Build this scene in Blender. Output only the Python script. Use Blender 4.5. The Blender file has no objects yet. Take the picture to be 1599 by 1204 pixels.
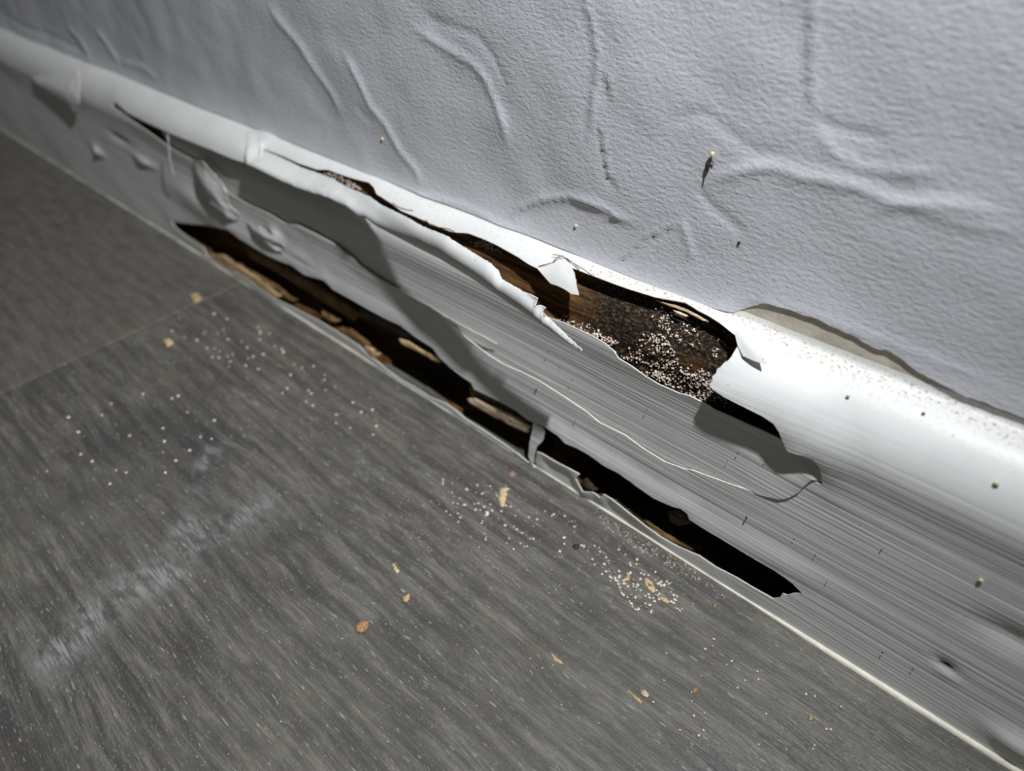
import bpy, bmesh, math, random
import numpy as np
from mathutils import Vector, Matrix
from mathutils.geometry import delaunay_2d_cdt
random.seed(7); rng = np.random.default_rng(7)
MM = 0.001
scn = bpy.context.scene
# ------------------------------------------------------------------ camera
F_PX = 1130.0
ROT = np.array([[0.72581491, 0.40685967, -0.5546692],      # world = ROT @ (right, down, forward)
                [0.68629562, -0.48316395, 0.54364596],
                [-0.04680854, -0.77525338, -0.62991361]])
CAM = np.array([0.0, -135.145, 169.779])                   # millimetres
cd = bpy.data.cameras.new('camera'); cam = bpy.data.objects.new('camera', cd)
scn.collection.objects.link(cam); scn.camera = cam
cd.sensor_width = 36; cd.sensor_fit = 'HORIZONTAL'; cd.lens = F_PX / 1599 * 36
cd.clip_start = 0.005; cd.clip_end = 20
M = Matrix(((ROT[0, 0], -ROT[0, 1], -ROT[0, 2], CAM[0] * MM), (ROT[1, 0], -ROT[1, 1], -ROT[1, 2], CAM[1] * MM),
            (ROT[2, 0], -ROT[2, 1], -ROT[2, 2], CAM[2] * MM), (0, 0, 0, 1)))
cam.matrix_world = M
cd.dof.use_dof = True; cd.dof.focus_distance = 0.176; cd.dof.aperture_fstop = 10.5
# ------------------------------------------------------------------ light
w = bpy.data.worlds.new('world'); scn.world = w; w.use_nodes = True
bg = w.node_tree.nodes['Background']; bg.inputs[0].default_value = (0.95, 1.0, 0.95, 1); bg.inputs[1].default_value = 0.04
ld = bpy.data.lights.new('torch_light', 'SPOT'); ld.energy = 11.0; ld.shadow_soft_size = 0.0035
ld.spot_size = math.radians(164); ld.spot_blend = 1.0; ld.color = (0.935, 0.965, 1.0)
lo = bpy.data.objects.new('torch_light', ld); scn.collection.objects.link(lo)
LPOS = np.array([6.0, -64.0, 285.0]); LTGT = np.array([-350.0, -40.0, 5.0])
ld.use_nodes = True; ln = ld.node_tree; fo = ln.nodes.new('ShaderNodeLightFalloff'); fo.inputs['Strength'].default_value = 1.0; am = ln.nodes.new('ShaderNodeMath'); am.operation = 'MULTIPLY_ADD'; am.inputs[1].default_value = 1.6
ln.links.new(fo.outputs['Constant'], am.inputs[0]); ln.links.new(fo.outputs['Linear'], am.inputs[2]); ln.links.new(am.outputs[0], ln.nodes['Emission'].inputs['Strength'])   # torch beam that carries far along the wall
lo.location = Vector(LPOS * MM)
lo.rotation_euler = Vector((LTGT - LPOS) * MM).to_track_quat('-Z', 'Y').to_euler()
scn.view_settings.view_transform = 'Standard'; scn.view_settings.look = 'None'
scn.view_settings.gamma = 1; scn.view_settings.use_curve_mapping = False
scn.view_settings.exposure = 0.0

# ------------------------------------------------------------------ node helpers
class NT:
    def __init__(s, name, rough=0.5, spec=0.4):
        s.m = bpy.data.materials.new(name); s.m.use_nodes = True; s.t = s.m.node_tree; s.n = s.t.nodes
        s.b = s.n['Principled BSDF']; s.b.inputs['Roughness'].default_value = rough
        s.b.inputs['Specular IOR Level'].default_value = spec
    def node(s, typ, ins=None, **kw):
        x = s.n.new(typ)
        for k, v in kw.items(): setattr(x, k, v)
        for k, v in (ins or {}).items(): s.put(x.inputs[k], v)
        return x
    def put(s, sock, v):
        if isinstance(v, bpy.types.NodeSocket): s.t.links.new(v, sock)
        else: sock.default_value = v
    def math(s, op, a, b=0.0, c=None):
        x = s.n.new('ShaderNodeMath'); x.operation = op; s.put(x.inputs[0], a); s.put(x.inputs[1], b)
        if c is not None: s.put(x.inputs[2], c)
        return x.outputs[0]
    def mix(s, f, a, b, mode='MIX'):
        x = s.n.new('ShaderNodeMix'); x.data_type = 'RGBA'; x.blend_type = mode
        s.put(x.inputs[0], f); s.put(x.inputs[6], a if not isinstance(a, tuple) else (*a, 1)); s.put(x.inputs[7], b if not isinstance(b, tuple) else (*b, 1))
        return x.outputs[2]
    def ramp(s, v, a, b, lo=0.0, hi=1.0):
        x = s.n.new('ShaderNodeMapRange'); x.interpolation_type = 'SMOOTHSTEP'
        s.put(x.inputs[0], v); x.inputs[1].default_value = a; x.inputs[2].default_value = b; x.inputs[3].default_value = lo; x.inputs[4].default_value = hi
        return x.outputs[0]
    def coord(s, scale=(1, 1, 1), kind='Object', uv=None):
        tc = s.n.new('ShaderNodeUVMap') if kind == 'UV' else s.n.new('ShaderNodeTexCoord')
        o = tc.outputs[0] if kind == 'UV' else tc.outputs[kind]
        mp = s.n.new('ShaderNodeMapping'); s.t.links.new(o, mp.inputs[0]); mp.inputs['Scale'].default_value = scale
        return mp.outputs[0]
    def noise(s, vec, scale=1.0, detail=3.0, rough=0.55, dist=0.0):
        x = s.n.new('ShaderNodeTexNoise'); s.t.links.new(vec, x.inputs['Vector'])
        x.inputs['Scale'].default_value = scale; x.inputs['Detail'].default_value = detail
        x.inputs['Roughness'].default_value = rough; x.inputs['Distortion'].default_value = dist
        return x.outputs[0]
    def voro(s, vec, scale=1.0, feature='F1', out=0):
        x = s.n.new('ShaderNodeTexVoronoi'); x.feature = feature; s.t.links.new(vec, x.inputs['Vector']); x.inputs['Scale'].default_value = scale
        return x.outputs[out]
    def attr(s, name):
        x = s.n.new('ShaderNodeAttribute'); x.attribute_name = name; return x.outputs['Fac']
    def bump(s, h, dist, strength=1.0, normal=None):
        x = s.n.new('ShaderNodeBump'); s.put(x.inputs['Height'], h); x.inputs['Distance'].default_value = dist; x.inputs['Strength'].default_value = strength
        if normal is not None: s.t.links.new(normal, x.inputs['Normal'])
        return x.outputs[0]
    def done(s, col=None, nrm=None, rough=None):
        if col is not None: s.put(s.b.inputs['Base Color'], col if not isinstance(col, tuple) else (*col, 1))
        if nrm is not None: s.t.links.new(nrm, s.b.inputs['Normal'])
        if rough is not None: s.put(s.b.inputs['Roughness'], rough)
        return s.m

# ------------------------------------------------------------------ materials
def mat_paint(name, base=(0.755, 0.755, 0.735), streak=1.0):
    t = NT(name, 0.42, 0.35)
    uvb = t.coord((14, 1150, 1), 'UV'); uvs = t.coord((70, 2600, 1), 'UV'); uvf = t.coord((500, 500, 1), 'UV'); uvl = t.coord((7, 330, 1), 'UV')
    uv0 = t.coord((1, 1, 1), 'UV'); sp = t.node('ShaderNodeSeparateXYZ', {0: uv0})
    face = t.ramp(sp.outputs[1], 0.056, 0.072, 1.0, 0.12)
    h = t.math('ADD', t.math('MULTIPLY', t.noise(uvb, 1, 2, .5), 1.0), t.math('MULTIPLY', t.noise(uvs, 1, 2, .5), 0.35))
    h = t.math('ADD', h, t.math('MULTIPLY', t.noise(uvl, 1, 2, .5), 1.6))
    h = t.math('MULTIPLY', h, face)
    h = t.math('ADD', h, t.math('MULTIPLY', t.noise(uvf, 1, 3, .6), 0.10))
    n = t.bump(h, 0.00016 * streak, 1.0)
    dust = t.math('MULTIPLY', t.ramp(t.noise(t.coord((1100, 1100, 1), 'UV'), 1, 2, .6), .54, .64), t.attr('dust'))
    c = t.mix(t.ramp(t.noise(t.coord((60, 60, 1), 'UV'), 1, 4, .6), .35, .75), base, tuple(x * .93 for x in base))
    c = t.mix(t.math('MULTIPLY', dust, .75), c, (0.46, 0.33, 0.20))
    spk = t.ramp(t.voro(t.coord((170, 170, 1), 'UV'), 1), .055, .035)
    c = t.mix(t.math('MULTIPLY', spk, .45), c, (0.20, 0.17, 0.12))
    return t.done(c, n)
PAINT = mat_paint('white_gloss_paint')
def mat_plain(name, col, rough=.6, spec=.3, ns=700, amt=.25, bump=.0001):
    t = NT(name, rough, spec); nz = t.noise(t.coord((ns, ns, ns)), 1, 3, .6)
    c = t.mix(t.ramp(nz, .3, .7), tuple(x * (1 - amt) for x in col), tuple(min(1, x * (1 + amt)) for x in col))
    return t.done(c, t.bump(nz, bump))
RIM = mat_plain('torn_paint_edge', (0.80, 0.76, 0.66), .6, .2, 900, .08)
BACK = mat_plain('paint_underside', (0.45, 0.40, 0.33), .8, .1, 500, .2)
def mat_wood():
    t = NT('eaten_wood', .75, .15)
    g = t.noise(t.coord((40, 420, 1), 'UV'), 1, 4, .6, .6); sp = t.noise(t.coord((900, 900, 1), 'UV'), 1, 3, .65)
    blot = t.noise(t.coord((55, 90, 1), 'UV'), 1, 3, .6)
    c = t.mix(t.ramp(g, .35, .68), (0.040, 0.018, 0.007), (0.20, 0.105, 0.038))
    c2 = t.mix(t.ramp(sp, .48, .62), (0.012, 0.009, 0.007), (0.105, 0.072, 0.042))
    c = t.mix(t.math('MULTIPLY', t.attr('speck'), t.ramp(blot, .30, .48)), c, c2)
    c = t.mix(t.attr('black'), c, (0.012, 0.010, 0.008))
    h = t.math('ADD', t.math('MULTIPLY', g, .8), t.math('MULTIPLY', sp, .5))
    return t.done(c, t.bump(h, .0006))
WOOD = mat_wood()
def mat_splinter(name, a, b):
    t = NT(name, .7, .2); g = t.noise(t.coord((120, 1200, 1200)), 1, 3, .6)
    return t.done(t.mix(t.ramp(g, .35, .65), a, b), t.bump(g, .0002))
TAN = mat_splinter('raw_wood', (0.30, 0.18, 0.08), (0.66, 0.48, 0.27))
TAND = mat_splinter('brown_raw_wood', (0.10, 0.06, 0.02), (0.30, 0.19, 0.08))
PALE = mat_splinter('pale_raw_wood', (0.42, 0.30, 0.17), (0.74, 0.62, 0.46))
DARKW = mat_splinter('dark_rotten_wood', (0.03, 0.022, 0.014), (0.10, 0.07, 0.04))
FRASS = mat_plain('frass', (0.60, 0.46, 0.36), .7, .3, 1500, .3)
FRASSW = mat_plain('pale_frass', (0.74, 0.67, 0.60), .55, .5, 1500, .2)
FRASSB = mat_plain('reddish_frass', (0.34, 0.19, 0.13), .65, .3, 1500, .3)
CAULK = mat_plain('old_caulk', (0.46, 0.42, 0.34), .8, .15, 260, .14, .0004)
BEAD = mat_plain('cream_paint_bead', (0.74, 0.70, 0.58), .45, .4, 300, .1, .0003)
YEL = mat_plain('dried_yellow_drop', (0.62, 0.58, 0.36), .5, .4, 900, .2)
BLK = mat_plain('dark_husk', (0.035, 0.028, 0.02), .6, .3, 900, .3)
HAIR = mat_plain('pale_fibre', (0.75, 0.75, 0.74), .5, .4)

# ------------------------------------------------------------------ mesh helpers
def tag(o, label=None, cat=None, group=None, kind=None):
    if label: o['label'] = label
    if cat: o['category'] = cat
    if group: o['group'] = group
    if kind: o['kind'] = kind
    return o
def link(o, parent=None):
    scn.collection.objects.link(o)
    if parent: o.parent = parent
    return o
def mk(name, v, f, mats, parent=None, fm=None, uv=None, attrs=None, smooth=True):
    """v in mm"""
    me = bpy.data.meshes.new(name); me.from_pydata((np.asarray(v, float) * MM).tolist(), [], [list(map(int, q)) for q in f])
    for m in (mats if isinstance(mats, (list, tuple)) else [mats]): me.materials.append(m)
    if fm is not None: me.polygons.foreach_set('material_index', np.asarray(fm, np.int32))
    if smooth: me.polygons.foreach_set('use_smooth', np.ones(len(me.polygons), bool))
    if uv is not None:
        uvl = me.uv_layers.new(name='UVMap'); li = np.empty(len(me.loops), np.int32); me.loops.foreach_get('vertex_index', li)
        uvl.data.foreach_set('uv', (np.asarray(uv)[li] * MM).astype(np.float32).ravel())
    for k, a in (attrs or {}).items():
        at_ = me.attributes.new(k, 'FLOAT', 'POINT'); at_.data.foreach_set('value', np.asarray(a, np.float32))
    me.update()
    return link(bpy.data.objects.new(name, me), parent)
def ray(px, py): return ROT @ np.array([px - 799.5, py - 602.0, F_PX])
def at(px, py, ax, val):
    d = ray(px, py); return CAM + d * ((val - CAM[ax]) / d[ax])
def floor_at(px, py, z=0.0): return at(px, py, 2, z)
def noise2(x, y, seed=0, octaves=3, scale=1.0):
    """smooth value noise, numpy"""
    x = np.asarray(x, float) / scale; y = np.asarray(y, float) / scale; out = np.zeros(np.broadcast(x, y).shape); amp = 1.0; tot = 0
    for o in range(octaves):
        xi = np.floor(x).astype(np.int64); yi = np.floor(y).astype(np.int64); fx = x - xi; fy = y - yi
        fx = fx * fx * (3 - 2 * fx); fy = fy * fy * (3 - 2 * fy)
        def h(a, b):
            n = (a * 374761393 + b * 668265263 + (seed + o) * 1442695041) & 0x7fffffff
            n = ((n ^ (n >> 13)) * 1274126177) & 0x7fffffff
            return ((n ^ (n >> 16)) & 0xffff) / 65535.0
        out += amp * ((h(xi, yi) * (1 - fx) + h(xi + 1, yi) * fx) * (1 - fy) + (h(xi, yi + 1) * (1 - fx) + h(xi + 1, yi + 1) * fx) * fy - .5)
        tot += amp; amp *= .5; x = x * 2; y = y * 2
    return out / tot
def seg_dist(P, A, B):
    """P (n,2) to segments A,B (m,2): distance (n,m) and t"""
    d = B - A; L = (d ** 2).sum(1) + 1e-12
    t = np.clip(((P[:, None, :] - A[None]) * d[None]).sum(2) / L[None], 0, 1)
    q = A[None] + t[..., None] * d[None]
    return np.sqrt(((P[:, None, :] - q) ** 2).sum(2)), t
def poly_dist(P, poly, closed=True):
    poly = np.asarray(poly, float); A = poly if closed else poly[:-1]; B = np.roll(poly, -1, 0) if closed else poly[1:]
    out = np.empty(len(P))
    for i in range(0, len(P), 20000): out[i:i + 20000] = seg_dist(P[i:i + 20000], A, B)[0].min(1)
    return out
def inside(P, poly):
    poly = np.asarray(poly, float); x, y = P[:, 0], P[:, 1]; r = np.zeros(len(P), bool); n = len(poly); j = n - 1
    for i in range(n):
        xi, yi = poly[i]; xj, yj = poly[j]
        c = ((yi > y) != (yj > y)); r ^= c & (x < (xj - xi) * (y - yi) / ((yj - yi) if yj != yi else 1e-12) + xi); j = i
    return r
def densify(poly, step, closed=True):
    """poly (n,k): resample edges"""
    poly = np.asarray(poly, float); out = []; n = len(poly)
    for i in range(n if closed else n - 1):
        a, b = poly[i], poly[(i + 1) % n]; L = np.linalg.norm((b - a)[:2]); k = max(1, int(math.ceil(L / step)))
        for q in range(k): out.append(a + (b - a) * q / k)
    if not closed: out.append(poly[-1])
    return np.array(out)
def smooth01(t): t = np.clip(t, 0, 1); return t * t * (3 - 2 * t)

# ------------------------------------------------------------------ baseboard profile (y,z) along arc length p
ctrl = [(-14.0, 0), (-13.7, 12), (-13.25, 28), (-12.8, 42), (-12.75, 49), (-13.05, 54.5)]
for a in range(0, 91, 9):
    ctrl.append((-1.5 - 12.0 * math.cos(math.radians(a)), 59 + 15.3 * math.sin(math.radians(a))))
ctrl += [(-1.12, 75.3), (-1.05, 76.4)]
ctrl = np.array(ctrl)
def catmull(c, k=14):
    c = np.vstack([2 * c[0] - c[1], c, 2 * c[-1] - c[-2]]); o = []
    for i in range(1, len(c) - 2):
        for q in range(k):
            t = q / k; a, b, d, e = c[i - 1], c[i], c[i + 1], c[i + 2]
            o.append(.5 * (2 * b + (d - a) * t + (2 * a - 5 * b + 4 * d - e) * t * t + (3 * b - a - 3 * d + e) * t ** 3))
    o.append(c[-2]); return np.array(o)
PR = catmull(ctrl); PP = np.concatenate([[0], np.cumsum(np.linalg.norm(np.diff(PR, axis=0), axis=1))]); PTOT = PP[-1]
tg = np.gradient(PR, axis=0); tg /= np.linalg.norm(tg, axis=1)[:, None]
PN = np.stack([-tg[:, 1], tg[:, 0]], 1)        # outward: face (-1,0), top (0,1)
def S(X, p, d=0.0):
    X = np.asarray(X, float); y = np.interp(p, PP, PR[:, 0]); z = np.interp(p, PP, PR[:, 1]); ny = np.interp(p, PP, PN[:, 0]); nz = np.interp(p, PP, PN[:, 1])
    return np.stack([X, y + ny * d, z + nz * d], -1)
def pix(px, py, d=0.0):
    """pixel -> (X, p) on the board surface lifted by d"""
    r = ray(px, py); Q = PR + PN * d
    best = None
    a = np.array([CAM[1], CAM[2]]); u = np.array([r[1], r[2]])
    q0, q1 = Q[:-1], Q[1:]; e = q1 - q0
    den = u[0] * e[:, 1] - u[1] * e[:, 0]; w_ = q0 - a
    t = (w_[:, 0] * e[:, 1] - w_[:, 1] * e[:, 0]) / den; s = (w_[:, 0] * u[1] - w_[:, 1] * u[0]) / den
    ok = (t > 0) & (s >= -1e-6) & (s <= 1 + 1e-6)
    if ok.any():
        i = np.where(ok)[0][np.argmin(t[ok])]; tt = t[i]; p = PP[i] + s[i] * (PP[i + 1] - PP[i]); return CAM[0] + r[0] * tt, p
    tt = (0 - CAM[2]) / r[2] if r[2] < 0 else 1
    q = CAM + r * tt; return q[0], 0.0 if abs(q[2]) < 1 else PTOT
def pixpoly(pts):
    """[(px,py,d,w)] -> array X,p,d,w"""
    out = []
    for q in pts:
        d = q[2] if len(q) > 2 else 0.0; wd = q[3] if len(q) > 3 else 8.0
        X, p = pix(q[0], q[1], d); out.append((X, p, d, wd))
    return np.array(out)
def rough_edge(poly, step=.5, amp=.12, seed=1, closed=True):
    q = densify(poly, step, closed); L = np.cumsum(np.r_[0, np.linalg.norm(np.diff(q[:, :2], axis=0), axis=1)])
    q[:, 0] += amp * 2 * noise2(L, L * 0 + 3, seed, 3, 1.6); q[:, 1] += amp * 2 * noise2(L, L * 0 + 9, seed + 5, 3, 1.6)
    return q

def tri_sheet(outer, holes, gx, gy, edge_clear=.35):
    """CDT of outer polygon with holes in 2-D; gx, gy interior grid axes. returns pts, tris"""
    loops = [np.asarray(outer)[:, :2]] + [np.asarray(h)[:, :2] for h in holes]
    G = np.array(np.meshgrid(gx, gy, indexing='ij')).reshape(2, -1).T
    keep = inside(G, loops[0])
    for h in loops[1:]: keep &= ~inside(G, h)
    G = G[keep]
    for l in loops:
        bb0 = l.min(0) - 2; bb1 = l.max(0) + 2; near = ((G > bb0) & (G < bb1)).all(1); idx = np.where(near)[0]
        dd = poly_dist(G[idx], l); G = np.delete(G, idx[dd < edge_clear], 0)
    V = []; E = []
    for l in loops:
        b = len(V); V += l.tolist(); E += [(b + i, b + (i + 1) % len(l)) for i in range(len(l))]
    V += G.tolist()
    r = delaunay_2d_cdt([Vector(v) for v in V], E, [], 0, 1e-6)
    P = np.array([tuple(v) for v in r[0]]); T = np.array([tuple(f) for f in r[2] if len(f) == 3])
    c = P[T].mean(1); k = inside(c, loops[0])
    for h in loops[1:]: k &= ~inside(c, h)
    T = T[k]
    a = P[T]; ar = (a[:, 1, 0] - a[:, 0, 0]) * (a[:, 2, 1] - a[:, 0, 1]) - (a[:, 1, 1] - a[:, 0, 1]) * (a[:, 2, 0] - a[:, 0, 0])
    T = T[np.abs(ar) > 1e-7]; ar = ar[np.abs(ar) > 1e-7]; T[ar < 0] = T[ar < 0][:, ::-1]
    used = np.unique(T); mp = -np.ones(len(P), int); mp[used] = np.arange(len(used))
    return P[used], mp[T]
def vnormals(V, T):
    n = np.cross(V[T[:, 1]] - V[T[:, 0]], V[T[:, 2]] - V[T[:, 0]]); N = np.zeros_like(V)
    for k in range(3): np.add.at(N, T[:, k], n)
    return N / (np.linalg.norm(N, axis=1)[:, None] + 1e-12)
def thick_sheet(name, V, T, th, mats, parent, uv, attrs=None):
    """outer face = V,T ; inner face offset by th ; rim ring.  T must wind outward."""
    N = vnormals(V, T); I = V - N * th; n = len(V)
    ed = {}
    for t in T:
        for a, b in ((t[0], t[1]), (t[1], t[2]), (t[2], t[0])): ed[(a, b)] = 1
    bd = [(a, b) for (a, b) in ed if (b, a) not in ed]
    VV = [V, I]; FF = [list(t) for t in T] + [[t[2] + n, t[1] + n, t[0] + n] for t in T]; fm = [0] * len(T) + [2] * len(T)
    bi = sorted(set(x for e in bd for x in e)); mp = {b: i for i, b in enumerate(bi)}; k = 2 * n; m = len(bi)
    VV += [V[bi], I[bi]]
    for a, b in bd: FF.append([k + mp[b], k + mp[a], k + m + mp[a], k + m + mp[b]]); fm.append(1)
    UV = np.vstack([uv, uv, uv[bi], uv[bi]])
    at_ = {q: np.r_[a, a, np.asarray(a)[bi], np.asarray(a)[bi]] for q, a in (attrs or {}).items()}
    return mk(name, np.vstack(VV), FF, mats, parent, fm, UV, at_)
def lift_field(P, polys):
    """displacement from lifted boundaries; polys arrays X,p,d,w"""
    B = np.vstack(polys); out = np.zeros(len(P))
    near = np.where((P[:, 0] > B[:, 0].min() - 45) & (P[:, 0] < B[:, 0].max() + 45))[0]
    for i in range(0, len(near), 4000):
        idx = near[i:i + 4000]; D = np.sqrt(((P[idx][:, None, :] - B[None, :, :2]) ** 2).sum(2))
        W = 1 / (D + .05) ** 4; s = W.sum(1); d = (W * B[None, :, 2]).sum(1) / s; wd = (W * B[None, :, 3]).sum(1) / s
        f = np.clip(1 - D.min(1) / wd, 0, 1); out[idx] = d * f * f * (3 - 2 * f) 
    return out

# ------------------------------------------------------------------ traced outlines (photo pixels, lift mm, blend width mm)
H1_top = [(408, 212, 1.0), (410, 232, .8), (440, 243, .6), (466, 255, .6), (496, 265, .6), (512, 265, .6), (528, 271, .6), (552, 279, .6), (576, 285, .6), (584, 293, .6), (588, 303, .6),
          (610, 317, .5), (626, 329, .5), (650, 339, .5), (672, 349, .5), (702, 361, .6), (713, 363, .8), (730, 364, .8), (752, 372, .8), (776, 383, .8), (792, 392, .8), (810, 402, .9), (826, 413, 1.0),
          (838, 419, 1.0), (850, 433, 1.2), (860, 444, 1.4), (870, 447, 1.6), (882, 452, 1.8), (892, 459, 2.0), (903, 461, 2.0), (899, 446, 1.8), (899, 436, 1.5), (892, 427, 1.2), (884, 418, 1.0), (895, 419, .8),
          (908, 424, .8), (926, 431, .8), (950, 440, .8), (980, 451, .8), (1010, 460, .8), (1022, 464, .8), (1050, 469, .8), (1070, 472, .8), (1090, 485, .9), (1106, 493, 1.0), (1120, 502, 1.0), (1140, 513, 1.1)]
H1_right = [(1150, 522, 1.4), (1152, 540, 2.0), (1142, 557, 2.6), (1137, 563, 2.8, 14), (1131, 566, 2.8, 16), (1125, 573, 3.0, 18), (1120, 576, 3.0, 18), (1118, 583, 3.1, 20), (1112, 588, 3.2, 22), (1113, 594, 3.3, 24), (1108, 600, 3.4, 24), (1112, 608, 3.4, 24), (1130, 620, 3.3, 24), (1162, 636, 3.0, 24),
            (1190, 650, 2.6, 22), (1208, 662, 2.3, 20), (1216, 674, 2.1, 18), (1221, 686, 1.9, 16), (1226, 698, 1.8, 14), (1230, 705, 1.8, 14), (1242, 709, 1.6, 12), (1258, 713, 1.3, 12), (1270, 718, 1.1, 12), (1279, 728, .9, 10), (1283, 742, .5, 8), (1284, 757, .2, 6)]
H1_low = [(1262, 746, 0), (1240, 757, 0), (1215, 768, 0), (1190, 768, .1), (1172, 766, .2), (1155, 761, .25), (1140, 756, .3), (1110, 745, .3), (1080, 734, .3), (1070, 733, 0.24), (1037, 721, 0.24), (1003, 700, 0.24), (976, 680, 0.24), (935, 660, 0.24), (915, 643, 0.24), (881, 620, 0.24), (844, 596, 0.24), (817, 582, 0.21), (787, 569, 0.17), (766, 556, .1), (746, 541, .1), (726, 525, .12), (710, 502, 0.28), (680, 484, 0.35), (650, 468, 0.39), (626, 454, 0.42), (610, 446, 0.45), (580, 428, 0.49), (560, 414, 0.52), (550, 403, 0.52), (520, 380, 0.52), (490, 364, 0.52), (464, 351, 0.52), (446, 350, 0.49), (420, 334, 0.42),
          (385, 318, 0.28), (355, 300, 0.28), (335, 272, 0.28), (305, 252, 0.28), (270, 233, 0.21), (230, 205, 0.17), (200, 184, 0.14), (176, 166, 0.10)]
H1_lip = [(178, 158, 0.38, 14), (200, 177, 0.75, 14), (230, 192, 1.20, 14), (268, 209, 1.80, 14), (300, 222, 2.25, 14), (330, 234, 2.55, 14), (360, 247, 2.85, 14), (385, 255, 3.00, 14), (402, 262, 3.00, 14), (407, 240, 2.62, 12)]
H2 = [(266, 344, 0.30), (276, 347, 0.30), (300, 350, 0.30), (330, 352, 0.40), (360, 358, 0.50), (376, 372, 0.50), (400, 388, 0.60), (420, 400, 0.60), (440, 408, 0.60), (456, 414, 0.60), (476, 429, 0.60), (506, 438, 0.60), (520, 452, 0.60), (550, 469, 0.60), (576, 484, 0.60), (600, 497, 0.60), (624, 508, 0.60), (648, 526, 0.60), (676, 544, 0.60), (686, 558, 0.60), (702, 573, 0.60),
      (720, 587, 0.60), (736, 598, 0.60), (741, 608, 0.60), (760, 617, 0.60), (778, 626, 0.60), (804, 640, .75), (824, 656, .75), (848, 666, .75), (870, 680, .75), (882, 693, .75), (900, 700, .75), (918, 710, .75), (940, 726, .75), (966, 740, .75), (992, 759, .75), (1020, 779, .75), (1050, 792, .75), (1062, 795, .75), (1073, 803, 0.60), (1076, 812, 0.60), (1105, 830, 0.60), (1142, 852, 0.50), (1180, 875, 0.50), (1210, 892, 0.40), (1237, 912, 0.30), (1252, 927, 0.10),
      (1237, 927, 0.10), (1229, 930, 0.10), (1222, 927, 0.10), (1217, 934, 0.20), (1207, 935, 0.20), (1195, 928, 0.20), (1180, 920, 0.30), (1150, 902, 0.30), (1117, 885, 0.30), (1092, 868, 0.40), (1080, 863, 0.40), (1055, 852, 0.40), (1030, 838, 0.60, 5), (1005, 820, 1.0, 5), (980, 800, 1.0, 5), (955, 780, 1.0, 5), (942, 772, 1.0, 5), (936, 777, 1.0, 5), (932, 773, 1.0, 5), (925, 769, 1.0, 5), (910, 768, 1.0, 5), (903, 756, 1.0, 5), (898, 746, 1.0, 5), (905, 741, 1.0, 5), (888, 732, 1.0, 5), (868, 722, 1.0, 5), (845, 708, 1.0, 5), (838, 706, 1.0, 5), (836, 730, 0.30), (829, 732, 0.30), (824, 722, 1.0, 5),
      (808, 709, 1.0, 5), (780, 689, 0.60, 5), (750, 669, 0.40), (726, 654, 0.40), (712, 641, 0.40), (696, 630, 0.40), (670, 620, 0.40), (652, 608, 0.40), (624, 592, 0.40), (602, 576, 0.40), (586, 562, 0.40), (576, 556, 0.40), (560, 540, 0.40), (530, 521, 0.40), (500, 503, 0.40), (460, 482, 0.40), (432, 468, 0.40), (410, 453, 0.40), (380, 431, 0.40), (340, 411, 0.40), (324, 400, 0.40), (318, 387, 0.40), (304, 378, 0.40), (288, 367, 0.30), (274, 356, 0.30)]

h1 = rough_edge(pixpoly(H1_top + H1_right + H1_low + H1_lip), .5, .05, 3)
h2 = rough_edge(pixpoly(H2), .5, .09, 8)

# ------------------------------------------------------------------ baseboard: a child of one structure
base = bpy.data.objects.new('baseboard_back', None); link(base)
tag(base, 'white painted baseboard with peeling paint and long insect-eaten holes', 'baseboard', kind='structure')
X0, X1 = -760.0, 130.0
gx = np.r_[np.arange(X0 + 4, -420, 5.0), np.arange(-420, -260, 2.4), np.arange(-260, X1 - 1, 1.25)]
gy = np.r_[np.arange(1.2, 52, 1.5), np.arange(52, PTOT - .4, 1.1)]
outer = np.array([(X0, 0), (X1, 0), (X1, PTOT), (X0, PTOT)], float)
outer = densify(outer, 6.0)
P, T = tri_sheet(outer, [h1, h2], gx, gy)
d = lift_field(P, [h1, h2])
d += .55 * noise2(P[:, 0], P[:, 1] * 2.2, 11, 2, 46) * smooth01((74 - P[:, 1]) / 30)
d += .9 * noise2(P[:, 0], P[:, 1] * 2, 17, 2, 60) * smooth01((-200 - P[:, 0]) / 60) * smooth01((70 - P[:, 1]) / 20)
# blisters and dents traced on the face
def dent(px, py, rx, rp, h):
    global d
    x, p = pix(px, py); q = ((P[:, 0] - x) / rx) ** 2 + ((P[:, 1] - p) / rp) ** 2; d += h * np.exp(-q)
dent(1478, 1042, 2.4, 1.2, -1.2); dent(1478, 1050, 2.6, 1.2, .6)
dent(1590, 1165, 6, 3, 1.6); dent(1585, 1000, 7, 3, -1.0); dent(1230, 880, 14, 3, .5)
dent(153, 236, 5, 2.0, 2.6); dent(225, 252, 10, 1.3, 1.8); dent(185, 215, 12, 1.2, -1.2)
dent(330, 330, 30, 7, 2.0); dent(432, 366, 4, 2.6, 1.6); dent(434, 382, 3, 1.6, -1.6); dent(470, 400, 8, 1.5, .6)
Vs = S(P[:, 0], P[:, 1], d)
dband = np.array([pix(*q) for q in [(880, 420), (960, 433), (1150, 493), (1240, 540), (1330, 575), (1420, 608), (1500, 640), (1590, 682)]])
dust = smooth01(1 - poly_dist(P, dband, False) / 3.5) + .35 * smooth01((P[:, 1] - 70) / 6)
skin = thick_sheet('paint_film', Vs, T, .30, [PAINT, RIM, BACK], base, P, {'dust': dust})

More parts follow.
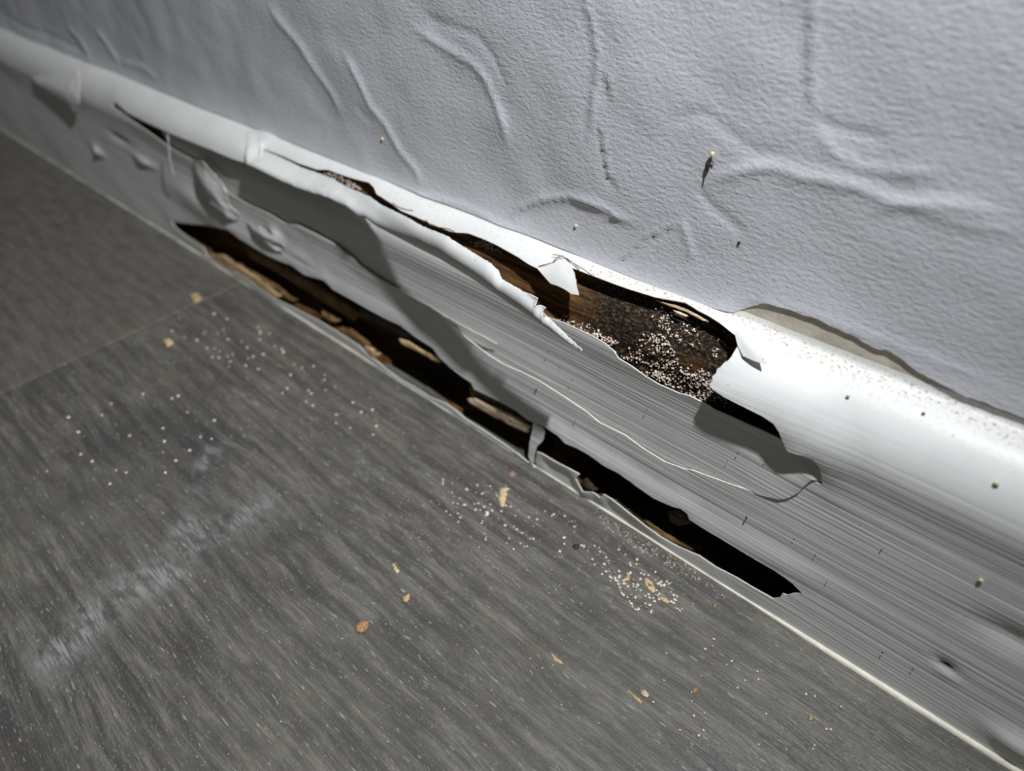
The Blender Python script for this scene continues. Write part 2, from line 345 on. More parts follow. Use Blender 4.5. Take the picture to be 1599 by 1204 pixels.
# eaten wood behind the film: one continuous relief with the two cavities
wx = np.r_[np.arange(X0, -340, 5.0), np.arange(-340, 30, .9), np.arange(30, X1 + 1, 5.0)]; wy = np.linspace(0.0, PTOT, 100)
GX, GY = np.meshgrid(wx, wy, indexing='ij'); W2 = np.stack([GX.ravel(), GY.ravel()], 1)
h1w = pixpoly([(408, 215), (500, 262), (584, 288), (650, 335), (713, 360), (776, 380), (838, 415), (905, 420), (1010, 457), (1070, 470), (1150, 515), (1150, 560), (1120, 600), (1200, 655), (1225, 690), (1144, 660), (1060, 620), (966, 565), (924, 530), (850, 500), (760, 440), (690, 395), (640, 362), (560, 318), (480, 285)])[:, :2]
def sd(poly): q = poly_dist(W2, poly); return np.where(inside(W2, poly), -q, q)
s1 = sd(h1w); s2 = sd(h2[:, :2])
h1full = sd(h1[:, :2])
e = .9 + 1.2 * smooth01((3.0 - h1full) / 4.0) + 2.4 * smooth01((5.0 - s1) / 6.0) + 8.0 * smooth01((4.5 - s2) / 5.0)
up = smooth01((s1 + 1.5) / -3.0)
e += .9 * noise2(W2[:, 0], W2[:, 1] * 3, 21, 3, 14) * smooth01((4 - s1) / 4) + 1.8 * noise2(W2[:, 0], W2[:, 1] * 2.5, 22, 3, 11) * smooth01((3 - s2) / 4)
e += .25 * noise2(W2[:, 0] , W2[:, 1], 23, 2, 1.8) * (s1 < 2)
bl = smooth01((2.5 - s2) / 4.0) * smooth01((W2[:, 0] + 215) / 40)  # shade of the lower crack put into the wood colour as black
spk = smooth01((W2[:, 0] + 108) / 16)
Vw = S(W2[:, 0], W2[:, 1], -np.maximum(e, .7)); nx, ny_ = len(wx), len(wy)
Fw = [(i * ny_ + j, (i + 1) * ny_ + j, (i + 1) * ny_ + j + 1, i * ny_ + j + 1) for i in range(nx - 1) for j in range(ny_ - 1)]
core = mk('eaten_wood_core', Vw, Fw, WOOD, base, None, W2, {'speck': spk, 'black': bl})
tag(core, 'dark brown termite-eaten wood under the paint')
def wood_depth(X, p):
    i = np.clip(np.searchsorted(wx, X) - 1, 0, nx - 2); j = np.clip(int(p / PTOT * (ny_ - 1)), 0, ny_ - 2); return -max(e[i * ny_ + j], .7)

# sheet B: the long loose paint sheet under the torn hole
Bpts = [(250, 196, -1.2), (330, 225, -1.2), (420, 257, -1.1), (500, 287, -1.0), (590, 331, -.9), (700, 383, -.8), (780, 434, -.7), (830, 472, -.6), (854, 495, -.4), (880, 504, -.3), (900, 513, -.2), (924, 524, -.1), (944, 536, 0), (958, 548, 0), (966, 560, 0), (986, 572, 0), (1008, 588, 0), (1028, 600, 0), (1060, 614, 0), (1078, 619, 0), (1100, 630, 0), (1116, 640, 0), (1144, 652, -.1), (1170, 664, -.1), (1190, 672, -.2), (1221, 687, -.3), (1250, 697, -.4), (1290, 722, -.4), (1302, 745, -.4),
        (1284, 753, -.2), (1276, 751, .2), (1267, 749, .6), (1258, 757, .55), (1246, 770, .5), (1230, 778, .5), (1216, 780, .5), (1198, 776, .45), (1182, 772, .3), (1167, 772, 0), (1140, 767, -.3), (1110, 757, -.4), (1070, 745, -.5), (1037, 732, -.6), (976, 694, -.7), (915, 657, -.7), (844, 610, -.7), (787, 585, -.7), (735, 566, -.8), (700, 528, -.8), (650, 486, -.8), (580, 447, -.8), (520, 400, -.8), (464, 370, -.8), (400, 345, -.8), (330, 300, -.9), (280, 250, -1.0)]
bq = rough_edge(pixpoly(Bpts), .5, .04, 31)
PB, TB = tri_sheet(bq, [], np.arange(-340, -10, 1.4), np.arange(1, PTOT, 1.4))
def idw(P, B, k=3.0):
    out = np.empty(len(P))
    for i in range(0, len(P), 4000):
        D = np.sqrt(((P[i:i + 4000, None, :] - B[None, :, :2]) ** 2).sum(2)); W = 1 / (D + .05) ** k; out[i:i + 4000] = (W * B[None, :, 2]).sum(1) / W.sum(1)
    return out
dB = idw(PB, bq) + .25 * noise2(PB[:, 0], PB[:, 1] * 2.2, 41, 2, 40) * smooth01(poly_dist(PB, bq[:, :2]) / 6)
shB = thick_sheet('loose_paint_sheet', S(PB[:, 0], PB[:, 1], dB), TB, .28, [PAINT, RIM, BACK], base, PB, {'dust': PB[:, 0] * 0})

# the curled tongue of paint standing off the board, traced at its own distance (y in mm)
top = [(392, 204, -16.6), (408, 216, -16.9), (412, 234, -17.0), (440, 246, -17.0), (470, 261, -17.2), (500, 271, -17.4), (520, 279, -17.6), (540, 291, -17.8), (560, 299, -18.0), (580, 308, -18.2), (596, 320, -18.5), (620, 331, -18.8), (640, 341, -19.1), (660, 353, -19.6), (690, 365, -20.2), (700, 369, -20.4), (716, 380, -20.5), (742, 396, -20.8), (766, 410, -21.1), (770, 414, -21.1), (778, 422, -21.3), (785, 436, -21.4), (802, 446, -21.7), (820, 456, -21.9), (839, 466, -22.3), (838, 473, -22.3), (852, 481, -22.5), (848, 486, -22.5), (855, 494, -22.6), (870, 508, -22.8), (881, 519, -22.9), (892, 530, -22.9), (902, 540, -22.9), (909, 548, -22.9)]
bot = [(903, 544, -22.9), (890, 538, -22.9), (870, 524, -22.9), (850, 511, -22.9), (830, 497, -22.9), (810, 484, -22.7), (780, 463, -22.2), (750, 443, -21.2), (720, 424, -20.6), (690, 406, -20.2), (650, 386, -19.6), (620, 370, -19.0), (590, 354, -18.6), (572, 341, -18.3), (562, 340, -18.2), (550, 330, -18.0), (540, 322, -17.9), (512, 308, -17.6), (480, 299, -17.4), (440, 283, -17.2), (400, 263, -17.0), (385, 257, -16.8)]
def near_board(q):
    a, b, c = q; k = float(smooth01((a - 450) / 240.0)); X, p = pix(a, b, 1.2); return (a, b, c * k + S(X, p, 1.2)[1] * (1 - k))
top = [near_board(q) for q in top]
def lift3(pts): return np.array([at(a, b, 1, c)[[0, 2, 1]] for a, b, c in pts])
bot = [(a, b, c + 2.0 * min(1, max(0, (a - 520) / 150))) for a, b, c in bot]
tq = densify(lift3(top + bot), .6); L = np.arange(len(tq)); tq[:, 0] += .05 * rng.standard_normal(len(tq)); tq[:, 1] += .03 * rng.standard_normal(len(tq))
PT, TT = tri_sheet(tq[:, :2], [], np.arange(-300, -80, .9), np.arange(50, 90, .8), .25)
tp_ = lift3(top); bt_ = lift3(bot)[::-1]; bt_ = bt_[np.argsort(bt_[:, 0])]; tp_ = tp_[np.argsort(tp_[:, 0])]
zt = np.interp(PT[:, 0], tp_[:, 0], tp_[:, 1]); zb = np.interp(PT[:, 0], bt_[:, 0], bt_[:, 1]); v = np.clip((PT[:, 1] - zb) / np.maximum(zt - zb, .5), 0, 1)
yT = idw(PT, tq) - .26 * np.maximum(zt - zb, 0) * 2.6 * v ** .8 * (1 - v) ** .7 - .10 * noise2(PT[:, 0] * .15, PT[:, 1], 91, 2, 1.6)
tong = thick_sheet('curled_paint_strip', np.stack([PT[:, 0], yT, PT[:, 1]], 1), TT, .28, [PAINT, RIM, BACK], base, np.stack([PT[:, 0], PT[:, 1] + 2], 1), {'dust': PT[:, 0] * 0})

# small loose pieces
def patch(name, pts, res=.7, bulge=0.0, mats=None, label=None, seed=5):
    q = rough_edge(pixpoly(pts), .4, .03, seed); lo_ = q.min(0); hi_ = q.max(0)
    Pq, Tq = tri_sheet(q, [], np.arange(lo_[0], hi_[0], res), np.arange(lo_[1], hi_[1], res), .15)
    dq = idw(Pq, q); dd = poly_dist(Pq, q[:, :2]); dq += bulge * smooth01(dd / max(dd.max(), .1))
    o = thick_sheet(name, S(Pq[:, 0], Pq[:, 1], dq), Tq, .22, mats or [PAINT, RIM, BACK], base, Pq, {'dust': Pq[:, 0] * 0})
    if label: o['label'] = label
    return o
patch('paint_chip', [(839, 417, 1.2), (852, 414, 1.4), (864, 411, 1.6), (872, 405, 1.6), (882, 404, 1.6), (890, 412, 1.9), (897, 426, 2.4), (900, 446, 3.0), (904, 461, 3.2), (892, 459, 3.0), (882, 452, 2.8), (870, 446, 2.4), (860, 443, 2.0), (850, 432, 1.8), (838, 418, 1.6)], .7, .2, label='bright paint chip hanging over the hole')
patch('paint_flap', [(1122, 503, 1.4), (1140, 511, 1.6), (1160, 521, 2.2), (1172, 529, 2.8), (1184, 540, 3.4), (1191, 554, 3.8), (1194, 569, 4.0), (1176, 563, 3.6), (1160, 556, 3.0), (1152, 540, 2.4), (1148, 524, 1.8)], .6, .3, label='thin curled flap at the right end of the hole')
patch('paint_strand', [(832, 660, .5), (848, 668, .5), (850, 676, .6), (848, 688, .7), (838, 698, .8), (834, 712, .9), (832, 726, 1.0), (830, 736, 1.0), (826, 730, 1.0), (825, 712, .9), (827, 690, .8), (831, 672, .6)], .5, .1, label='narrow strand of paint bridging the lower crack')
patch('paint_flap', [(50, 118, .8), (68, 116, .5), (98, 108, .4), (122, 108, .6), (124, 135, 2.0), (124, 160, 3.0), (116, 176, 3.6), (98, 158, 3.2), (76, 142, 2.8), (54, 128, 2.2)], 1.5, .8, label='folded flap peeling off the far left end')
patch('paint_curl', [(300, 250, 1.0), (316, 252, 2.2), (330, 268, 3.0), (346, 285, 3.5), (352, 300, 3.8), (357, 320, 3.5), (372, 334, 2.5), (374, 340, 1.5), (354, 336, 4.0), (330, 318, 4.5), (315, 295, 3.0), (306, 268, 1.5)], 1.0, 2.0, label='crumpled curl of paint')
patch('paint_curl', [(384, 348, .8), (404, 352, 2.0), (426, 370, 2.6), (444, 384, 2.4), (440, 386, 1.4), (418, 378, 2.6), (398, 366, 2.0)], .8, .8, label='thin rolled curl of paint')
patch('paint_sliver', [(700, 496, .6), (738, 517, .9), (756, 526, .9), (776, 537, .5), (757, 530, .8), (738, 521, .9), (700, 500, .6)], .5, 0, label='thin bright sliver at the end of the left crack')
patch('paint_curl', [(540, 322, 2.0), (556, 328, 3.8), (570, 338, 3.6), (566, 344, 3.4), (552, 340, 3.2)], .6, .5, label='small white curl under the lip')

def chunk(name, pts, depth, mat, parent=base, seed=0, label=None, th=1.6, closed=True):
    """irregular wood splinter: traced outline at depth below surface, with thickness"""
    q = rough_edge(pixpoly([(a, b, depth, 1) for a, b in pts]), .5, .12, seed); lo_ = q.min(0); hi_ = q.max(0)
    Pq, Tq = tri_sheet(q, [], np.arange(lo_[0], hi_[0], .7), np.arange(lo_[1], hi_[1], .5), .15)
    dd = poly_dist(Pq, q[:, :2]); dq = depth + .8 * np.sqrt(np.clip(dd / 1.2, 0, 1)) - .8 + .35 * noise2(Pq[:, 0] * .3, Pq[:, 1], seed, 2, .8)
    o = thick_sheet(name, S(Pq[:, 0], Pq[:, 1], dq), Tq, th, [mat, mat, mat], parent, Pq)
    if label: o['label'] = label
    return o
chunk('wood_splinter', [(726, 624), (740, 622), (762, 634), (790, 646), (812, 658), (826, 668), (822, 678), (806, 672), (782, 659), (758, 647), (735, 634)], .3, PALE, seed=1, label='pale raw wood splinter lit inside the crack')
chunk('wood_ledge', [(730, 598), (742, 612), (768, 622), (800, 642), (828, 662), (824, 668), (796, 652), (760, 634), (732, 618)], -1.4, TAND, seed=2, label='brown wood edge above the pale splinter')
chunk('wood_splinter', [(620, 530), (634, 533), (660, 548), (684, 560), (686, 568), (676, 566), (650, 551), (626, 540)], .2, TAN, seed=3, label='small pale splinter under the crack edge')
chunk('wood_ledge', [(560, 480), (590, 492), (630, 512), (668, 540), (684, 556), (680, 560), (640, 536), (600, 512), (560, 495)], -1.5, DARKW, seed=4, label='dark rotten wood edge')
chunk('wood_splinter', [(326, 398), (346, 398), (366, 412), (394, 430), (420, 450), (436, 464), (428, 468), (398, 448), (366, 428), (334, 408)], .4, TAN, seed=5, label='yellowish raw wood edge at the far left of the crack')
chunk('wood_splinter', [(368, 412), (396, 426), (430, 446), (458, 470), (452, 474), (424, 456), (390, 434)], -1.6, TAND, seed=6, label='brown fibre behind the yellowish edge')
chunk('wood_splinter', [(528, 512), (545, 514), (566, 530), (574, 540), (568, 548), (552, 538), (534, 526)], -.1, TAND, seed=7, label='grey brown chip of wood in the crack')
chunk('wood_splinter', [(566, 540), (578, 544), (588, 556), (582, 562), (570, 552)], .4, TAN, seed=8, label='small orange tan chip on the crack edge')
chunk('wood_splinter', [(500, 486), (516, 494), (526, 504), (516, 506), (500, 496)], -1.4, TAND, seed=9)
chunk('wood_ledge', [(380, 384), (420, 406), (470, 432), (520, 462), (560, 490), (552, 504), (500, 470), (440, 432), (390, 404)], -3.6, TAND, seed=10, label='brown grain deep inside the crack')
chunk('rotten_lump', [(905, 752), (914, 748), (924, 760), (930, 768), (918, 770), (908, 764)], -.8, DARKW, seed=11, label='dark rotten lump on the lower crack edge')
chunk('rotten_lump', [(1040, 800), (1060, 796), (1074, 806), (1078, 820), (1060, 824), (1044, 816)], -1.6, DARKW, seed=12)
chunk('wood_ledge', [(1005, 812), (1030, 830), (1056, 846), (1078, 858), (1092, 864), (1080, 862), (1054, 852), (1028, 840), (1006, 822)], -1.7, TAND, seed=13)
chunk('wood_splinter', [(1050, 481), (1062, 484), (1074, 490), (1070, 492), (1058, 487)], -.4, PALE, seed=15, th=.5)
chunk('wood_splinter', [(1024, 465), (1052, 472), (1074, 480), (1094, 491), (1106, 498), (1098, 498), (1074, 485), (1050, 476)], .2, PALE, seed=14, label='thin pale fibre along the top of the hole', th=.5)

# cream bead of paint where the board meets the floor
bx_ = np.r_[np.arange(X0, -420, 4.0), np.arange(-420, X1, .8)]; rad = .42 + .5 * smooth01((bx_ + 50) / 40) + .5 * noise2(bx_, bx_ * 0, 51, 3, 9); rad = np.maximum(rad, .18)
prow = 5; ang = np.linspace(0, math.pi / 2, prow); V = []
for x, r in zip(bx_, rad):
    for a in ang: V.append((x, -14.02 - r * 1.15 * math.cos(a), .02 + r * .8 * math.sin(a)))
F = [(i * prow + j, i * prow + j + 1, (i + 1) * prow + j + 1, (i + 1) * prow + j) for i in range(len(bx_) - 1) for j in range(prow - 1)]
mk('paint_bead', V, [f[::-1] for f in F], BEAD, base)['label'] = 'cream bead of old paint along the floor line'

# ------------------------------------------------------------------ wall
gt = [(-2000, 352), (600, 300), (900, 382), (1000, 420), (1100, 446), (1153, 452), (1194, 464), (1248, 481), (1289, 498), (1329, 518), (1363, 535), (1397, 545), (1424, 565), (1447, 579), (1474, 603), (1532, 619), (1599, 648)]
WB = np.array([at(a, b, 1, -1.2) for a, b in gt[5:]]); tk = smooth01((WB[:, 0] - WB[0, 0] + 1.0) / 9.0); wz = np.maximum(75.4 + (WB[:, 2] - .9 - 75.4) * tk, 75.4 + 2.1 * tk)
bxs = np.r_[-800, -70, WB[:, 0], 140]; bzs = np.r_[74.4, 74.8, wz, wz[-1]]
axx = np.r_[np.arange(-780, -560, 5.0), np.arange(-560, -300, 2.0), np.arange(-300, 40, .9), np.arange(40, 141, 6.0)]
azz = np.r_[np.linspace(0, 1, 90) ** 1.0 * 80, np.arange(84, 420, 14.0)]
AX, AZ = np.meshgrid(axx, azz, indexing='ij'); zb0 = np.interp(AX, bxs, bzs) + (1.0 * noise2(AX, AX * 0, 61, 3, 6) + .6 * noise2(AX, AX * 0, 62, 2, 1.6)) * smooth01((AX + 62) / 14)
AZz = zb0 + AZ * (1 - (zb0 - 74.6) / 420)
W3 = np.stack([AX.ravel(), AZz.ravel()], 1); h = np.zeros(len(W3))
h += 2.0 * noise2(W3[:, 0], W3[:, 1], 71, 3, 48) + .5 * noise2(W3[:, 0], W3[:, 1] * 1.4, 73, 2, 18) + .22 * noise2(W3[:, 0], W3[:, 1], 72, 2, 8)
ex = smooth01((W3[:, 0] + 66) / 8); h += 1.5 * (1 - ex) * np.exp(-(AZ.ravel() / 6.5)); h += .8; h += .35 * ex * np.exp(-(AZ.ravel() / 5.0) ** 1.5)          # proud lower edge over the caulk
def ridge(pts, hgt, wid, step=0.0):
    """raised crease along a traced line; step: offset of the side to the right of travel"""
    global h
    q = np.array([at(a, b, 1, 0.0)[[0, 2]] for a, b in pts]); idx = np.where((W3[:, 0] > q[:, 0].min() - 25) & (W3[:, 0] < q[:, 0].max() + 25) & (W3[:, 1] > q[:, 1].min() - 25) & (W3[:, 1] < q[:, 1].max() + 25))[0]
    A, B = q[:-1], q[1:]; D, t = seg_dist(W3[idx], A, B); k = D.argmin(1); dm = D[np.arange(len(idx)), k]
    dv = (B - A)[k]; rel = W3[idx] - A[k]; side = np.sign(dv[:, 0] * rel[:, 1] - dv[:, 1] * rel[:, 0])
    cs = np.r_[0, np.cumsum(np.linalg.norm(B - A, axis=1))]; s = (cs[k] + t[np.arange(len(idx)), k] * (cs[k + 1] - cs[k])) / cs[-1]
    taper = smooth01(s / .18) * smooth01((1 - s) / .18)
    hgt *= .62; step *= .9; wid *= .7; h[idx] += taper * hgt * np.exp(-(dm / wid) ** 2)
    if step: h[idx] += taper * step * np.exp(-dm / (wid * 3.5)) * (side < 0)
ridge([(905, -20), (925, 27), (932, 61), (935, 84), (932, 135), (927, 186), (923, 225)], .45, 1.6, -.35)
ridge([(940, 190), (947, 216), (950, 245), (956, 270), (976, 300)], .6, .7, -.6)
ridge([(640, 40), (665, 51), (706, 76), (743, 98), (763, 125), (777, 159), (790, 193), (800, 240)], .6, 1.8, .3)
ridge([(655, 8), (675, 30), (719, 44), (750, 57), (773, 88), (800, 150)], -.4, 1.5)
ridge([(530, 70), (550, 95), (567, 125), (584, 162), (608, 192), (631, 233), (655, 260), (672, 296)], .6, 2.0, .35)
ridge([(418, 0), (432, 20), (473, 68), (496, 105), (527, 149), (545, 190)], .55, 2.6, .35)
ridge([(560, 160), (575, 180), (590, 190)], -.3, 2.0)
ridge([(800, 345), (817, 325), (851, 312), (895, 308), (935, 320), (979, 341), (1010, 352)], .9, 2.2, -.5)
ridge([(960, 408), (989, 395), (1013, 368), (1053, 351), (1068, 347)], .7, .5, -.45)
ridge([(1068, 338), (1079, 371), (1088, 405)], .55, .7, .2)
ridge([(1268, -20), (1268, 57), (1265, 101), (1266, 140), (1272, 185)], .5, 1.4, -.45)
ridge([(1270, 180), (1300, 196), (1343, 209), (1397, 220)], -.45, 1.3)
ridge([(1272, 195), (1312, 243), (1353, 260), (1414, 267), (1475, 260)], .4, 1.4, .2)
ridge([(1090, 292), (1127, 272), (1170, 260), (1211, 257), (1248, 270), (1339, 287), (1397, 311), (1498, 317), (1610, 338)], .6, 1.8, .3)
ridge([(1088, 288), (1110, 317), (1147, 348), (1170, 370)], -.5, 1.3)
ridge([(1340, 330), (1420, 318), (1500, 345), (1620, 365)], .4, 1.6)
ridge([(600, 280), (690, 305), (740, 320), (790, 345), (830, 358)], .5, 1.2, .3)
ridge([(108, 40), (130, 62), (148, 92)], 1.0, 2.5); ridge([(150, 45), (165, 62), (192, 102)], .9, 2.5); ridge([(190, 95), (230, 105), (255, 125)], .8, 2.2)
ridge([(0, 15), (40, 40), (100, 62), (160, 92)], -.8, 2.2)
ridge([(1040, 190), (1100, 175), (1180, 235), (1250, 250)], -.35, 1.6); ridge([(1130, 455), (1250, 480), (1400, 535), (1599, 610)], .3, 1.2)
ridge([(945, 110), (955, 122), (958, 140), (963, 155)], .5, 1.0, -.4)
y = -np.maximum(h + .0, -1.0)
Vq = np.stack([W3[:, 0], y, W3[:, 1]], 1); nx2, nz2 = len(axx), len(azz)
Fq = [(i * nz2 + j, (i + 1) * nz2 + j, (i + 1) * nz2 + j + 1, i * nz2 + j + 1) for i in range(nx2 - 1) for j in range(nz2 - 1)]
# closed underside of the overhanging wall paint
nb = len(Vq); und = [(axx[i], 2.5, Vq[i * nz2, 2] + .3) for i in range(nx2)]; dup = [tuple(Vq[i * nz2]) for i in range(nx2)]
Vq = np.vstack([Vq, np.array(dup), np.array(und)])
Fq += [(nb + i, nb + nx2 + i, nb + nx2 + i + 1, nb + i + 1) for i in range(nx2 - 1)]
t = NT('white_wall_paint', .55, .3)
o3 = t.coord((1, 1, 1)); oh = t.coord((380, 1, 1250)); of = t.coord((760, 1, 1050)); og = t.coord((1800, 1, 2600))
hh = t.math('ADD', t.math('MULTIPLY', t.noise(oh, 1, 3, .55), 1.0), t.math('MULTIPLY', t.noise(of, 1, 3, .6, .5), 1.1)); hh = t.math('ADD', hh, t.math('MULTIPLY', t.noise(og, 1, 2, .5), .22))
wc = t.mix(t.ramp(t.noise(t.coord((25, 1, 25)), 1, 4, .6), .35, .7), (0.63, 0.63, 0.665), (0.58, 0.585, 0.615))
wsp = t.ramp(t.voro(t.coord((90, 90, 90)), 1), .05, .03)
wc = t.mix(t.math('MULTIPLY', wsp, .4), wc, (.25, .22, .18))
WALLM = t.done(wc, t.bump(hh, .00017))
wall = mk('wall_back', Vq, Fq, WALLM)
tag(wall, 'rippled off-white painted wall above the baseboard', 'wall', kind='structure')
# caulk strip in the gap
cxs = np.arange(-63, X1, 1.5); V = []
for x in cxs:
    n_ = .25 * float(noise2(x, 0, 81, 3, 7))
    for (yy, zz) in ((-1.0, 75.4), (-1.0 + n_ * .5, 76.5), (-.85 + n_, 77.4), (-.65 + n_, 79.0), (-.2, 84.0)): V.append((x, yy, zz))
F = [(i * 5 + j, (i + 1) * 5 + j, (i + 1) * 5 + j + 1, i * 5 + j + 1) for i in range(len(cxs) - 1) for j in range(4)]
mk('caulk_joint', V, F, CAULK, base)['label'] = 'tan grey caulk joint under the wall paint'

# ------------------------------------------------------------------ floor
SEAM = -298.1
fx_ = np.unique(np.r_[np.arange(-900, -420, 8.0), np.arange(-420, 60, 2.0), np.arange(60, 200, 10.0), SEAM - .9, SEAM - .3, SEAM + .3, SEAM + .9])
fy_ = np.r_[np.arange(-420, -200, 8.0), np.arange(-200, -9, 2.0), -9.0, 6.0]
FX, FY = np.meshgrid(fx_, fy_, indexing='ij'); FP = np.stack([FX.ravel(), FY.ravel()], 1)
def fline(pts): return np.array([floor_at(a, b)[:2] for a, b in pts])
def fband(pts, wid): return smooth01(1 - poly_dist(FP, fline(pts), False) / wid)
scuff = np.maximum.reduce([1.0 * fband([(95, 1015), (150, 960), (200, 920), (262, 892)], 12), .95 * fband([(230, 915), (282, 862), (292, 820)], 8), .8 * fband([(292, 850), (345, 825), (400, 795)], 11), .9 * fband([(318, 728), (330, 708)], 6), .4 * fband([(292, 830), (305, 770), (322, 720)], 4), .4 * fband([(540, 900), (590, 960)], 3)])
knot = np.maximum.reduce([.9 * fband([(180, 690), (250, 650), (300, 690)], 26), .8 * fband([(60, 800), (160, 760), (300, 740)], 14), .6 * fband([(400, 860), (460, 830), (520, 800)], 9), .8 * fband([(610, 990), (640, 1040), (690, 1050)], 9), .6 * fband([(830, 1080), (900, 1100)], 8), 1.0 * fband([(-90, 1100), (20, 1200), (110, 1290)], 20), .5 * fband([(-20, 1010), (150, 1190)], 2.5), .5 * fband([(330, 860), (360, 900), (480, 930)], 8)])  # knots and dark grain; wide lower-left band also puts beam falloff into the colour
fz = np.zeros(len(FP)); fz -= .35 * (np.abs(FP[:, 0] - SEAM) < .5)
Vf = np.stack([FP[:, 0], FP[:, 1], fz], 1); a_, b_ = len(fx_), len(fy_)
Ff = [(i * b_ + j, (i + 1) * b_ + j, (i + 1) * b_ + j + 1, i * b_ + j + 1) for i in range(a_ - 1) for j in range(b_ - 1)]
t = NT('grey_wood_plank_floor', .42, .45)
wob = t.noise(t.coord((9, 22, 1)), 1, 3, .5)
xyz = t.node('ShaderNodeSeparateXYZ', {0: t.coord((1, 1, 1))})
knot_shade = t.attr('knot'); scA = t.attr('scuff')
yy = t.math('ADD', xyz.outputs[1], t.math('MULTIPLY', t.math('SUBTRACT', wob, .5), .007))
yy = t.math('ADD', yy, t.math('MULTIPLY', knot_shade, .0016))
gv = t.node('ShaderNodeCombineXYZ', {0: t.math('MULTIPLY', xyz.outputs[0], 26.0), 1: t.math('MULTIPLY', yy, 330.0), 2: 0.0}).outputs[0]
gf = t.node('ShaderNodeCombineXYZ', {0: t.math('MULTIPLY', xyz.outputs[0], 130.0), 1: t.math('MULTIPLY', yy, 1700.0), 2: 0.0}).outputs[0]
gp = t.node('ShaderNodeCombineXYZ', {0: t.math('MULTIPLY', xyz.outputs[0], 300.0), 1: t.math('MULTIPLY', yy, 1500.0), 2: 3.0}).outputs[0]
g1 = t.noise(gv, 1, 4, .6); g2 = t.noise(gf, 1, 3, .6); pore = t.noise(gp, 1, 2, .5)
c = t.mix(t.ramp(g1, .33, .68), (0.066, 0.061, 0.057), (0.195, 0.180, 0.153))
c = t.mix(t.math('MULTIPLY', t.ramp(g2, .42, .62), .6), c, (0.055, 0.052, 0.048))
c = t.mix(t.math('MULTIPLY', knot_shade, .62), c, (0.04, 0.039, 0.041))
left = t.ramp(xyz.outputs[0], -0.2978, -0.2984, 0.0, 1.0)
c = t.mix(t.math('MULTIPLY', left, .45), c, (0.15, 0.13, 0.115))
pm = t.ramp(pore, .62, .70)
sparkle_fleck = t.ramp(t.noise(t.coord((900, 1500, 1)), 1, 2, .6), .56, .70)
c = t.mix(t.math('MULTIPLY', sparkle_fleck, .46), c, (0.27, 0.26, 0.235))  # sparkle of the embossed floor put into the colour as pale flecks
tint = t.ramp(t.noise(t.coord((12, 16, 1)), 1, 2, .5), .35, .65)
c = t.mix(t.math('MULTIPLY', tint, .35), c, (0.135, 0.128, 0.10))
blotch = t.ramp(t.noise(t.coord((70, 150, 1)), 1, 4, .65), .45, .66)
c = t.mix(t.math('MULTIPLY', blotch, .42), c, (0.058, 0.055, 0.054))
dash = t.ramp(t.noise(t.coord((240, 1250, 1)), 1, 1, .4), .70, .76)
c = t.mix(t.math('MULTIPLY', dash, .55), c, (0.42, 0.41, 0.37))
c = t.mix(t.math('MULTIPLY', pm, .50), c, (0.36, 0.355, 0.33))  # pale pores, with the glints on them put into the colour
stria = t.ramp(t.noise(gf, 1.0, 2, .5), .40, .60)
scm = t.math('MULTIPLY', scA, t.math('ADD', t.math('MULTIPLY', stria, .55), .05)); scm = t.math('MULTIPLY', scm, t.ramp(t.noise(t.coord((120, 200, 1)), 1, 3, .6), .38, .58))
c = t.mix(scm, c, (0.40, 0.41, 0.43))
stain = t.ramp(t.noise(t.coord((38, 38, 1)), 1, 4, .65), .62, .74)
c = t.mix(t.math('MULTIPLY', stain, .25), c, (0.20, 0.13, 0.07))
hh = t.math('ADD', t.math('MULTIPLY', g2, .9), t.math('MULTIPLY', g1, .5)); hh = t.math('SUBTRACT', hh, t.math('MULTIPLY', pm, .5)); hh = t.math('ADD', hh, t.math('MULTIPLY', sparkle_fleck, .35))
FLOORM = t.done(c, t.bump(hh, .00030))
floor = mk('floor', Vf, Ff, FLOORM, None, None, None, {'knot': knot, 'scuff': scuff})
tag(floor, 'scuffed grey brown wood-grain plank floor', 'floor', kind='structure')

# ------------------------------------------------------------------ frass and debris
def ico(sub=1):
    bm = bmesh.new(); bmesh.ops.create_icosphere(bm, subdivisions=sub, radius=1.0); v = np.array([tuple(q.co) for q in bm.verts]); f = [[q.index for q in p.verts] for p in bm.faces]; bm.free(); return v, f
IV, IF = ico(1); IV2, IF2 = ico(2)
def rotm(): return np.array(Matrix.Rotation(random.uniform(0, 6.28), 3, Vector(rng.standard_normal(3)).normalized()))
def grains(name, centers, sizes, mats, weights):
    V = []; F = []; fm = []; n = len(IV)
    for i, (c, s) in enumerate(zip(centers, sizes)):
        V.append((IV * np.array([1.35, .9, .8]) * s * (1 + .12 * rng.standard_normal((n, 1)))) @ rotm().T + c); F += [[a + i * n for a in f] for f in IF]; fm += [int(rng.choice(len(mats), p=weights))] * len(IF)
    return mk(name, np.vstack(V), F, mats, None, fm)
def inpoly_px(poly, n):
    poly = np.array(poly, float); lo_ = poly.min(0); hi_ = poly.max(0); out = []
    while len(out) < n:
        q = rng.uniform(lo_, hi_, (n * 2, 2)); out += q[inside(q, poly)].tolist()
    return np.array(out[:n])
def on_wood(px, py, lift):
    X, p = pix(px, py, -3.8); dd = wood_depth(X, p); X, p = pix(px, py, dd + lift); return S(X, p, dd + lift)
